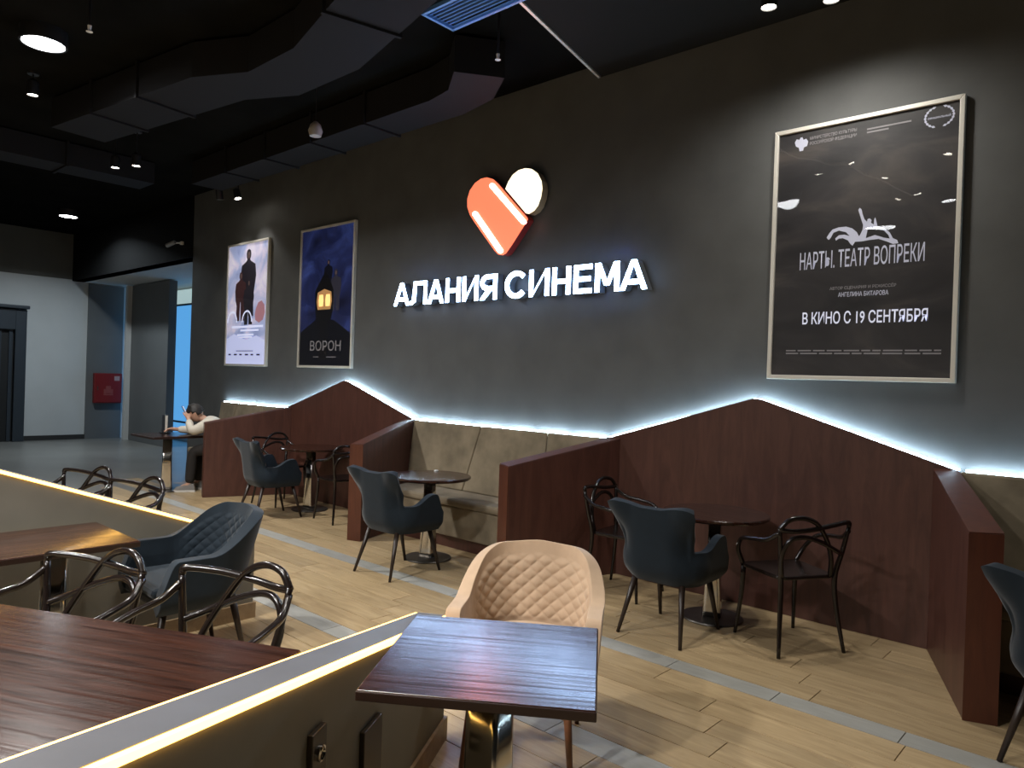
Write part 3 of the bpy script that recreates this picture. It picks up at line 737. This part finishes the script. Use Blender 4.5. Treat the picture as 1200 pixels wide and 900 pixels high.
# crest at top left: shield with two wings
cr = lambda x, y: cz(x, y)
flat_px('crest', [cr(*p) for p in [(196, 318), (206, 300), (222, 302), (228, 290), (238, 288), (244, 302), (260, 296), (270, 312), (264, 336), (246, 344), (242, 362), (222, 366), (218, 346), (202, 340)]], M_INK, p3, L3)
# laurel ring at top right
for s in (-1, 1):
    cx0, cz0 = L3(*cz(998, 172))
    for k in range(9):
        a = math.radians(-66+k*16.5); c_, s_ = math.cos(a), math.sin(a); px_, pz_ = cx0+s*.080*c_, cz0+.066*s_
        tx, tz = -s*s_, c_; nx, nz = s*c_, s_
        flat('laurel_leaf', [(px_-tx*.013, pz_-tz*.013), (px_+nx*.008, pz_+nz*.008), (px_+tx*.015, pz_+tz*.015), (px_-nx*.008, pz_-nz*.008)], M_INK, p3)
text_obj('print_text', 'ОФИЦИАЛЬНЫЙ', .016, *L3(*cz(998, 180)), M_INK, p3, .0003)
def width_text(body, size, xa, xb, z, mat, bold, parent=None):
    o = text_obj('print_text', body, size, 0, 0, mat, parent or p3, bold)
    xs = [v.co.x for v in o.data.vertices]; k = (xb-xa)/(max(xs)-min(xs)); x0 = min(xs)
    for v in o.data.vertices: v.co.x = xa+(v.co.x-x0)*k; v.co.z += z
    return o
xa, za = L3(*cz(252, 212)); xb, zb = L3(*cz(945, 165)); width_text('НАРТЫ. ТЕАТР ВОПРЕКИ', .165, xa, xb, L3(944, 316)[1], M_INK, .0008)
xa, za = L3(940, 381); xb, zb = L3(1087, 377); width_text('В КИНО С 19 СЕНТЯБРЯ', .112, xa, xb, za+.006, emit('white_print', (.62, .64, .78), .62), .0016)
xa, za = L3(982, 348); xb, _ = L3(1041, 346); width_text('АНГЕЛИНА БИТАРОВА', .042, xa, xb, za, M_INK, .0004)
xa, za = L3(972, 342); xb, _ = L3(1050, 338); width_text('АВТОР СЦЕНАРИЯ И РЕЖИССЁР', .028, xa, xb, za+.012, M_INKD, .0003)
xa, za = L3(949, 166); xb, _ = L3(1004, 155); width_text('МИНИСТЕРСТВО КУЛЬТУРЫ', .030, xa, xb, L3(949, 164)[1], M_INKD, .0006); width_text('РОССИЙСКОЙ ФЕДЕРАЦИИ', .030, xa, xb, L3(949, 170)[1], M_INKD, .0006)
xa, za = L3(1016, 152); xb, _ = L3(1068, 142); bars(p3, M_INKD, [(xa, xb, za-.002, za+.008), (xa, xa+(xb-xa)*.5, za-.024, za-.014)])
x0, z0 = L3(921, 411); x1, _ = L3(1103, 408)
random.seed(3)
for r in range(2):
    x = x0
    while x < x1-.03:
        w = random.uniform(.05, .13); bars(p3, M_INKD, [(x, min(x+w, x1), z0-r*.020-.004, z0-r*.020+.005)]); x += w+.014
# --- poster 1: pale, lit from behind, three figures on an icy ground
X1 = -9.925
p1 = poster(X1, 'pale backlit framed poster of three standing figures, leftmost on the wall', cloud('pale_cloud_print', [(.25, (.12, .16, .34)), (.45, (.30, .34, .52)), (.58, (.50, .46, .58)), (.75, (.66, .64, .72))], 2.2, 6, (1, 1, 1), .80, .5, 1.0), M_FILM2)
M_FIG = plain('dark_figure_print', (.035, .03, .05), .5); M_FIG2 = plain('maroon_figure_print', (.12, .045, .055), .5); M_FACE = plain('face_print', (.28, .19, .18), .5)
M_PALE = emit('pale_lower_print', (.62, .66, .88), .85)
flat('print_foot', [(-.57, .03), (.57, .03), (.57, .36), (.30, .44), (0, .38), (-.35, .47), (-.57, .40)], emit('pale_foot_print', (.50, .54, .80), .75), p1, -.0283)
def figure(parent, x, z, h, mat, y, head=True):
    k = h
    b = [(-.17, 0), (-.15, .30), (-.20, .42), (-.23, .60), (-.20, .76), (-.07, .815), (-.038, .84), (-.062, .875), (-.068, .925), (-.05, .975), (0, .995), (.05, .975), (.068, .925), (.062, .875), (.038, .84), (.07, .815), (.20, .76), (.23, .60), (.19, .42), (.16, .28), (.18, 0), (.03, 0), (.01, .38), (-.01, .38), (-.03, 0)]
    flat('print_figure', [(x+a*k, z+c*k) for a, c in b], mat, parent, y)
    if head: flat('print_face', [(x+a*k, z+c*k) for a, c in [(-.03, .875), (-.034, .92), (-.02, .955), (.022, .955), (.034, .92), (.03, .875), (0, .85)]], M_FACE, parent, y-.0004)
figure(p1, .02, .72, .98, M_FIG, -.0286); figure(p1, -.19, .66, .72, M_FIG2, -.0292); figure(p1, .05, .60, .66, M_FIG, -.0298)
M_MAR = emit('red_smoke_print', (.42, .20, .24), .5)
flat('print_flare', [(.26, .66), (.36, .62), (.47, .66), (.52, .76), (.50, .87), (.42, .93), (.33, .91), (.27, .83), (.24, .74)], M_MAR, p1, -.0283)
for cxx_ in (-.42, .02):
    q = [(cxx_+.15*math.cos(a), .64+.17*math.sin(a)) for a in [math.pi*k/12 for k in range(13)]] + [(cxx_+.125*math.cos(a), .64+.145*math.sin(a)) for a in [math.pi*k/12 for k in range(12, -1, -1)]]
    flat('print_arch', q, M_PALE, p1, -.0302)
bars(p1, M_PALE, [(-.42, .48, .555, .585), (-.16, .36, .505, .53), (-.25, .22, .44, .465), (-.2, .18, .41, .43)], -.0303)
bars(p1, M_FIG, [(-.27, .22, .215, .225)] + [(-.50+i*.165, -.50+i*.165+.07+.02*(i % 2), .155, .178) for i in range(6)], -.0303)
# --- poster 2: night-blue sheet with a glowing lantern
X2 = -7.915
p2 = poster(X2, 'dark blue framed poster with a glowing lantern, second from left', cloud('night_blue_print', [(.30, (.004, .005, .02)), (.50, (.012, .018, .075)), (.68, (.035, .055, .20)), (.85, (.09, .11, .26))], 1.9, 6, (1, 1, .8), .55, .5, 1.4), M_FILM)
flat('print_ground', [(-.57, .03), (.57, .03), (.57, .42), (.2, .60), (-.2, .62), (-.57, .45)], plain('night_ground', (.004, .005, .012), .5), p2, -.0283)
figure(p2, .04, .95, .42, plain('dark_blue_figure', (.008, .010, .03), .5), -.0286); figure(p2, .21, .72, .52, plain('blue_figure', (.06, .06, .10), .5), -.0290)
M_LAN = plain('lantern_black', (.006, .006, .010), .5)
flat('print_lantern', [(-.20, .60), (.12, .60), (.16, .72), (.17, .98), (.10, 1.08), (.04, 1.16), (-.02, 1.22), (-.08, 1.16), (-.16, 1.07), (-.24, .98), (-.22, .72)], M_LAN, p2, -.0294)
flat('print_post', [(-.12, .10), (.05, .10), (.05, .62), (-.12, .62)], M_LAN, p2, -.0293)
M_GLOW = emit('amber_glow_print', (1.0, .62, .22), 1.2)
M_GLOW2 = emit('amber_dim_print', (.45, .24, .09), .6)
flat('print_glow', [(-.17, .74), (.11, .74), (.14, .84), (.12, .96), (-.03, 1.0), (-.18, .96), (-.20, .84)], M_GLOW2, p2, -.0298)
for x in (-.10, .05): flat('print_glow', [(x-.045, .78), (x+.045, .78), (x+.055, .86), (x+.04, .93), (x-.04, .93), (x-.055, .86)], M_GLOW, p2, -.0302)
width_text('ВОРОН', .17, -.32, .36, .22, M_INKD, .001, p2)
bars(p2, M_INKD, [(-.24, .26, .135, .143)])

# ------------------------------------------------------------------ lamps on the ceiling
def lamp(name, loc, watts, size, spot=None, blend=.6, col=(1, .94, .84), parent=None, target=None):
    if spot is None:
        l = bpy.data.lights.new(name, 'AREA'); l.shape = 'DISK'; l.size = size; l.spread = math.radians(150)
    else:
        l = bpy.data.lights.new(name, 'SPOT'); l.spot_size = math.radians(spot); l.spot_blend = blend; l.shadow_soft_size = size
    l.energy = watts; l.color = col
    o = bpy.data.objects.new(name, l); link(o, parent); o.location = loc
    return o
def downlight(x, y, label, w=P_DOWN, r=.165, col=(1, .98, .95), z=4.3):
    t = thing('round_downlight', label, 'ceiling lamp', (x, y, z), 0, 'round ceiling downlights')
    lathe('housing', [(r*.5, ZC-z+.005), (r+.012, ZC-z), (r+.015, .012), (r+.012, 0), (r-.004, .0), (r-.006, .012), (.002, .012)][::-1], M_BLACKP, t, 40)
    lathe('diffuser', [(.001, .004), (r-.010, .004), (r-.010, .010), (.001, .010)], M_LENSC, t, 40)
    lamp('downlight_lamp', (0, 0, -.01), w, r*1.8, None, col=col, parent=t)
    return t
def spot(x, y, label, w=P_SPOT, z=4.0, ang=75, tilt=(0, 0), col=(1, .955, .88), blend=.7):
    t = thing('track_spot', label, 'spotlight', (x, y, z), 0, 'small ceiling spotlights')
    lathe('canopy', [(.05, ZC-z-.02), (.05, ZC-z)], M_BLACKP, t, 24)
    lathe('stem', [(.008, .14), (.008, ZC-z-.018)], M_BLACKP, t, 10)
    h = lathe('spot_head', [(.030, .15), (.050, .13), (.052, .0), (.046, 0.0), (.043, .016), (.002, .016)], M_BLACKP, t, 28)
    l = lathe('lens', [(.001, .008), (.042, .008), (.042, .014), (.001, .014)], M_LENS, h, 24)
    h.rotation_euler = (tilt[0], tilt[1], 0)
    lamp('spot_lamp', (0, 0, -.004), w, .04, ang, blend, col, h)
    return t
downlight(-7.12, -3.39, 'large round downlight at the upper left, nearest')
downlight(-14.92, -.90, 'round downlight before the pale far wall', 75, .15, (.80, .92, 1.0))
downlight(-4.25, -5.5, 'round downlight mirrored at the left edge of the large poster')
downlight(-3.7, -8.0, 'round downlight mirrored over the rider emblem')
downlight(-2.4, -6.75, 'round downlight mirrored at the right edge of the large poster')
spot(-9.50, -1.99, 'left spotlight of the pair above the doorway soffit')
spot(-9.20, -1.86, 'right spotlight of the pair above the doorway soffit')
spot(-9.96, -.46, 'left spotlight of the pair over the pale poster', 30, tilt=(.18, .10))
spot(-9.69, -.33, 'right spotlight of the pair over the pale poster', 30, tilt=(.12, -.25))
spot(-8.23, -3.18, 'single spotlight below the large round downlight', z=4.2)
spot(-1.93, -.80, 'left spotlight of the pair above the large poster', 75, ang=165, blend=1.0)
spot(-1.60, -.65, 'right spotlight of the pair above the large poster', 75, ang=165, blend=1.0)
for x, y, lab in ((-3.1, -3.62, 'left spotlight of the upper pair mirrored in the large poster'), (-2.76, -3.56, 'right spotlight of the upper pair mirrored in the large poster'),
                  (-2.75, -5.2, 'left spotlight of the lower pair mirrored in the large poster'), (-2.41, -5.1, 'right spotlight of the lower pair mirrored in the large poster'),
                  (-1.84, -3.71, 'spotlight mirrored near the top right corner of the large poster'), (-2.58, -4.13, 'spotlight mirrored in the middle of the large poster')):
    spot(x, y, lab, P_SPOT, 4.16, 80)

# ------------------------------------------------------------------ ducts and small ceiling fittings
def duct(label, pts, w, h, zc, mat=M_DUCT, r=.25, rib=True):
    """rectangular duct following plan points (x,y[,z])"""
    t = thing('air_duct', label, 'duct', (0, 0, 0)); P = [Vector((p[0], p[1], p[2] if len(p) > 2 else zc)) for p in pts]
    v = []; f = []
    for i, p in enumerate(P):
        d = (P[min(i+1, len(P)-1)]-P[max(i-1, 0)]); d.z = 0; d.normalize(); n = Vector((-d.y, d.x, 0))
        for a, b in ((-1, -1), (1, -1), (1, 1), (-1, 1)): v.append(p+n*(a*w/2)+Vector((0, 0, b*h/2)))
    for i in range(len(P)-1):
        for k in range(4): f.append((i*4+k, i*4+(k+1) % 4, (i+1)*4+(k+1) % 4, (i+1)*4+k))
    f.append((3, 2, 1, 0)); k = (len(P)-1)*4; f.append((k, k+1, k+2, k+3))
    mk('duct_body', v, f, mat, t)
    if rib:
        for a, b in zip(P, P[1:]):
            L = (b-a).length; n = int(L/1.2); d = (b-a).normalized(); R = math.atan2(d.y, d.x)
            for q in range(1, n+1):
                c = a+(b-a)*(q/(n+1)); box('flange', c, (.03, w+.05, h+.04), mat, t, R)
    return t
duct('long dark rectangular duct along the poster wall under the ceiling', [(-4.25, -1.05), (-4.6, -.80), (-5.0, -.72), (-9.8, -.72)], .42, .30, 4.24)
duct('wide dark duct bending away under the ceiling at the upper left', [(-3.6, -2.35), (-5.0, -2.0), (-5.8, -2.0), (-6.3, -2.25), (-8.8, -2.6)], .55, .30, 4.24)
duct('plain dark cross duct near the far portal', [(-10.6, -6.5), (-10.6, -1.2)], .5, .28, 4.26)
# slatted air diffuser; the blue light it reflects is painted into its colour
vg = thing('air_diffuser', 'slatted air diffuser with painted-in blue light at the top of the picture', 'air vent', (-3.55, -1.62, 4.27), math.radians(0))
M_VENT = plain('vent_blue_light_tint', (.14, .36, .85), .45)
gw, gd = 1.15, .30
for a, b, c, d in ((0, -gd/2, gw, .022), (0, gd/2, gw, .022)): box('frame_bar', (a, b, 0), (c, d, .03), M_VENT, vg)
for s in (-1, 1): box('frame_bar', (s*gw/2, 0, 0), (.022, gd+.022, .03), M_VENT, vg)
for k in range(8):
    y_ = -gd/2+gd*(k+.5)/8; o = box('slat', (0, y_, .004), (gw-.022, .026, .006), M_VENT, vg, xf=Matrix.Rotation(.5, 3, 'X'))
box('plenum', (0, 0, .06), (gw-.01, gd-.01, .07), plain('vent_dark', (.05, .09, .16), .6), vg)
def sprinkler(x, y, z, label):
    t = thing('sprinkler', label, 'sprinkler', (x, y, z), 0, 'ceiling sprinkler heads')
    lathe('pipe', [(.010, .05), (.010, ZC-z)], M_BLACKP, t, 10); lathe('head', [(.006, 0), (.022, .004), (.022, .008), (.010, .014), (.014, .05)], M_WHITE, t, 16)
sprinkler(-3.9, -1.2, 4.06, 'white sprinkler head above the heart emblem')
sprinkler(-5.83, -3.44, 4.0, 'white sprinkler head right of the large round downlight')
# dome loudspeaker and security camera
ls = thing('pendant_speaker', 'small pale pendant loudspeaker under the duct left of the sign', 'loudspeaker', (-6.25, -1.30, 3.98))
lathe('speaker_body', [(.02, -.07), (.055, -.06), (.07, -.01), (.05, .05), (.02, .08)], plain('grey_plastic', (.35, .34, .33), .5), ls, 24); lathe('cable', [(.004, .08), (.004, ZC-3.98)], M_BLACKP, ls, 8)
sc = thing('security_camera', 'small grey security camera on the dark fascia over the recess', 'camera', (-12.15, -.12, 3.66))
box('bracket', (0, .09, .02), (.05, .05, .05), M_WHITE, sc); tube('arm', [(0, .085, .02), (-.05, .03, .02), (-.10, -.02, .0)], .012, M_WHITE, sc, 8, 4)
cb = lathe('camera_body', [(.03, -.09), (.034, -.08), (.034, .08), (.028, .09)], plain('cam_grey', (.3, .3, .3), .5), sc, 20); cb.location = (-.12, -.04, .0); cb.rotation_euler = (0, 1.25, .4)
# fire cabinet on the slate panel
fc = thing('fire_cabinet', 'red fire cabinet on the slate panel of the far wall', 'cabinet', (FARX+.04, .72, .79))
box('body', (.06, 0, .33), (.12, .56, .66), M_RED, fc, bv=.008); dd = box('door', (.124, 0, .33), (.01, .52, .62), M_RED, fc, bv=.004)
M_SYM = plain('white_symbol', (.42, .28, .27), .5)
box('symbol', (.131, .17, .55), (.002, .11, .10), M_SYM, dd)
for k, (y0_, z0_, sy, sz) in enumerate(((0, .30, .10, .16), (-.07, .26, .05, .10), (.07, .26, .05, .10), (0, .19, .20, .03))): box('symbol', (.131, y0_, z0_), (.002, sy, sz), plain('dim_red_symbol', (.28, .06, .055), .5), dd)
box('handle', (.134, -.22, .33), (.012, .02, .09), M_STEEL, dd)
# small things on tables
lathe('table_tag', [(.018, 0), (.020, .004), (.018, .010), (.010, .012)], M_WHITE, None, 16, (-5.0, -.70, .735)); tag(bpy.data.objects['table_tag'], 'tiny white tag on the round table before the bench', 'tag')
mh = thing('menu_stand', 'dark upright menu stand on the table of the person', 'menu stand', (-9.92, -1.13, .735))
box('foot', (0, 0, .006), (.13, .09, .012), M_BLACKP, mh); box('panel', (0, 0, .13), (.11, .045, .236), plain('dark_menu', (.03, .035, .045), .4), mh, bv=.004); box('edge', (.058, -.01, .13), (.008, .03, .22), M_ALU, mh)

# ------------------------------------------------------------------ person
def skin(name, verts, edges, radii, mat, parent, root=0, lev=2):
    me = bpy.data.meshes.new(name); me.from_pydata([tuple(v) for v in verts], edges, []); me.materials.append(mat)
    o = link(bpy.data.objects.new(name, me), parent)
    o.modifiers.new('skin', 'SKIN'); lay = me.skin_vertices[0].data
    for i, r in enumerate(radii): lay[i].radius = (r, r) if not isinstance(r, tuple) else r
    for i in range(len(verts)): lay[i].use_root = (i == root)
    o.modifiers['skin'].use_smooth_shade = True
    s = o.modifiers.new('sub', 'SUBSURF'); s.levels = lev; s.render_levels = lev
    return o
# local frame: +x = forward (the way the person faces), +y = left side, origin under the hips
pd = Vector((-.60, -.80, 0)); pp = thing('person', 'person in a cream top and dark trousers bent over a phone at the table', 'person', (-9.26, -.55, 0), math.atan2(pd.y, pd.x))
J = dict(hip=(0, 0, .60), belly=(.05, 0, .70), chest=(.17, 0, .86), neck=(.345, 0, .955), skull=(.41, 0, .99),
         lsh=(.25, .18, .89), lel=(.44, .23, .79), lwr=(.50, .12, .945), lhand=(.52, .07, 1.0),
         rsh=(.26, -.175, .88), rel=(.50, -.18, .785), rwr=(.69, -.09, .80), rhand=(.76, -.06, .805),
         lhp=(.02, .10, .575), lkn=(.44, .10, .535), lan=(.47, .10, .10), ltoe=(.60, .11, .035),
         rhp=(.02, -.10, .575), rkn=(.42, -.12, .535), ran=(.40, -.12, .10), rtoe=(.53, -.14, .035))
keys = list(J); ix = {k: i for i, k in enumerate(keys)}
E_ = [('hip', 'belly'), ('belly', 'chest'), ('chest', 'neck'), ('neck', 'skull'), ('chest', 'lsh'), ('lsh', 'lel'), ('lel', 'lwr'), ('lwr', 'lhand'), ('chest', 'rsh'), ('rsh', 'rel'), ('rel', 'rwr'), ('rwr', 'rhand'), ('hip', 'lhp'), ('lhp', 'lkn'), ('lkn', 'lan'), ('lan', 'ltoe'), ('hip', 'rhp'), ('rhp', 'rkn'), ('rkn', 'ran'), ('ran', 'rtoe')]
rad = dict(hip=.12, belly=.115, chest=.105, neck=.050, skull=.05, lsh=.052, lel=.040, lwr=.026, lhand=.032, rsh=.052, rel=.040, rwr=.026, rhand=.032, lhp=.085, lkn=.056, lan=.036, ltoe=.030, rhp=.085, rkn=.056, ran=.036, rtoe=.030)
verts = [Vector(J[k]) for k in keys]; edges = [(ix[a], ix[b]) for a, b in E_]; radii = [rad[k] for k in keys]
# fingers: own short chains rooted in each hand
def fingers(hand, wrist, curl, spread):
    h = Vector(J[hand]); d = (h-Vector(J[wrist])).normalized(); s = d.cross(curl).normalized()
    for k, ln in enumerate((.062, .072, .068, .054)):
        b = h+d*.020+s*((k-1.5)*.019); m1 = b+d*ln*.5+curl*ln*.25; m2 = m1+d*ln*.22+curl*ln*.45
        i0 = len(verts); verts.extend([b, m1, m2]); radii.extend([.0095, .0088, .0075]); edges.extend([(ix[hand], i0), (i0, i0+1), (i0+1, i0+2)])
    b = h-d*.008+s*(-.034*spread); m1 = b+d*.03+curl*.018-s*.016*spread; m2 = m1+d*.022+curl*.018
    i0 = len(verts); verts.extend([b, m1, m2]); radii.extend([.011, .010, .008]); edges.extend([(ix[hand], i0), (i0, i0+1), (i0+1, i0+2)])
fingers('lhand', 'lwr', Vector((.25, -.75, .1)).normalized(), -1); fingers('rhand', 'rwr', Vector((.1, .2, -.95)).normalized(), 1)
skin('body', verts, edges, radii, M_SKIN, pp)
# head as a shaped mesh joined on the neck, looking down at the phone
bm = bmesh.new(); bmesh.ops.create_uvsphere(bm, u_segments=28, v_segments=20, radius=1)
for v in bm.verts:
    x, y, z = v.co
    X_, Y_, Z_ = x*.098, y*.076, z*.118
    if z < -.1: X_ *= 1-.18*(-z) if x < 0 else 1-.05*(-z); Y_ *= 1-.30*(-z)            # jaw
    if x > .55 and abs(y) < .22 and -.35 < z < .15: X_ += .020*(1-abs(y)/.22)*(1 if z < 0 else .5)     # nose
    if x > .6 and .1 < abs(y) < .5 and .02 < z < .22: X_ -= .008                        # eye sockets
    if x > .6 and abs(y) < .35 and -.62 < z < -.48: X_ += .006                          # lips
    if abs(y) > .93 and abs(z) < .28 and -.25 < x < .1: Y_ *= 1.14                      # ears
    v.co = (X_, Y_, Z_)
hm = bpy.data.meshes.new('head'); bm.to_mesh(hm); bm.free(); hm.materials.append(M_SKIN)
hd = link(bpy.data.objects.new('head', hm), pp); smooth(hd); hd.location = (.445, 0, 1.02); hd.rotation_euler = (0, .62, 0)
for s in (-1, 1):
    e = lathe('eye', [(.001, -.009), (.008, -.004), (.009, 0), (.008, .004), (.001, .009)], plain('eye_dark', (.02, .015, .012), .2), hd, 12); e.location = (.087, s*.030, .012)
bm = bmesh.new(); bmesh.ops.create_uvsphere(bm, u_segments=32, v_segments=22, radius=1)
dl = [v for v in bm.verts if (v.co.x > .35 and v.co.z < .28) or v.co.z < -.42 or (v.co.x > -.05 and v.co.z < -.05)]
bmesh.ops.delete(bm, geom=dl, context='VERTS')
for v in bm.verts:
    x, y, z = v.co; k = 1+.05*math.sin(9*x+4*y)*math.sin(8*z+3*y)
    v.co = (x*.112*k-.006, y*.090*k, z*.130*k+.008)
hm = bpy.data.meshes.new('hair'); bm.to_mesh(hm); bm.free(); hm.materials.append(M_HAIR)
hr = link(bpy.data.objects.new('hair', hm), pp); smooth(hr); hr.location = hd.location; hr.rotation_euler = (0, .62, 0)
so = hr.modifiers.new('thick', 'SOLIDIFY'); so.thickness = .016; so.offset = -1
# clothing
def sub(ks, es, rs, name, mat):
    k2 = {k: i for i, k in enumerate(ks)}
    return skin(name, [J[k] for k in ks], [(k2[a], k2[b]) for a, b in es], rs, mat, pp)
J['nb'] = (.29, 0, .935)
sub(['hip', 'belly', 'chest', 'nb', 'lsh', 'lel', 'lwr', 'rsh', 'rel', 'rwr'], [('hip', 'belly'), ('belly', 'chest'), ('chest', 'nb'), ('chest', 'lsh'), ('lsh', 'lel'), ('lel', 'lwr'), ('chest', 'rsh'), ('rsh', 'rel'), ('rel', 'rwr')],
    [.150, .152, .168, .105, .088, .066, .046, .088, .066, .046], 'sweatshirt', M_SHIRT)
sub(['hip', 'lhp', 'lkn', 'lan', 'rhp', 'rkn', 'ran'], [('hip', 'lhp'), ('lhp', 'lkn'), ('lkn', 'lan'), ('hip', 'rhp'), ('rhp', 'rkn'), ('rkn', 'ran')], [.135, .105, .080, .062, .105, .080, .062], 'trousers', M_TROU)
for a, b in (('lan', 'ltoe'), ('ran', 'rtoe')):
    A = Vector(J[a]); B = Vector(J[b]); d = (B-A); d.z = 0; d.normalize(); n = Vector((-d.y, d.x, 0)); h = Vector((A.x, A.y, 0))
    pr = [(-.075, .028), (-.06, .036), (0, .036), (.06, .042), (.13, .045), (.18, .034), (.195, .012)]
    out = [h+d*u+n*w for u, w in pr]+[h+d*u-n*w for u, w in pr[::-1]]
    sh = prism('shoe', [(p.x, p.y, .022) for p in out], [((p.x*.8+h.x*.2), (p.y*.8+h.y*.2), .105 if (p-h).dot(d) < .03 else .065) for p in out], M_SHOE, pp, bv=.012)
    prism('sole', [(p.x, p.y, 0) for p in out], [(p.x, p.y, .024) for p in out], M_SOLE, sh)
ph = thing('phone', 'dark phone held up to the face of the person', 'phone', (0, 0, 0))
pm = Matrix.Translation(pp.location) @ Matrix.Rotation(pp.rotation_euler[2], 4, 'Z')
ph.location = pm @ Vector((.575, .005, 1.045)); ph.rotation_euler = (0, .45, pp.rotation_euler[2])
box('phone_body', (0, 0, 0), (.010, .075, .155), M_BLACKP, ph, bv=.003); box('phone_screen', (-.0055, 0, 0), (.001, .068, .145), emit('phone_screen_light', (.5, .6, .8), .5), ph)
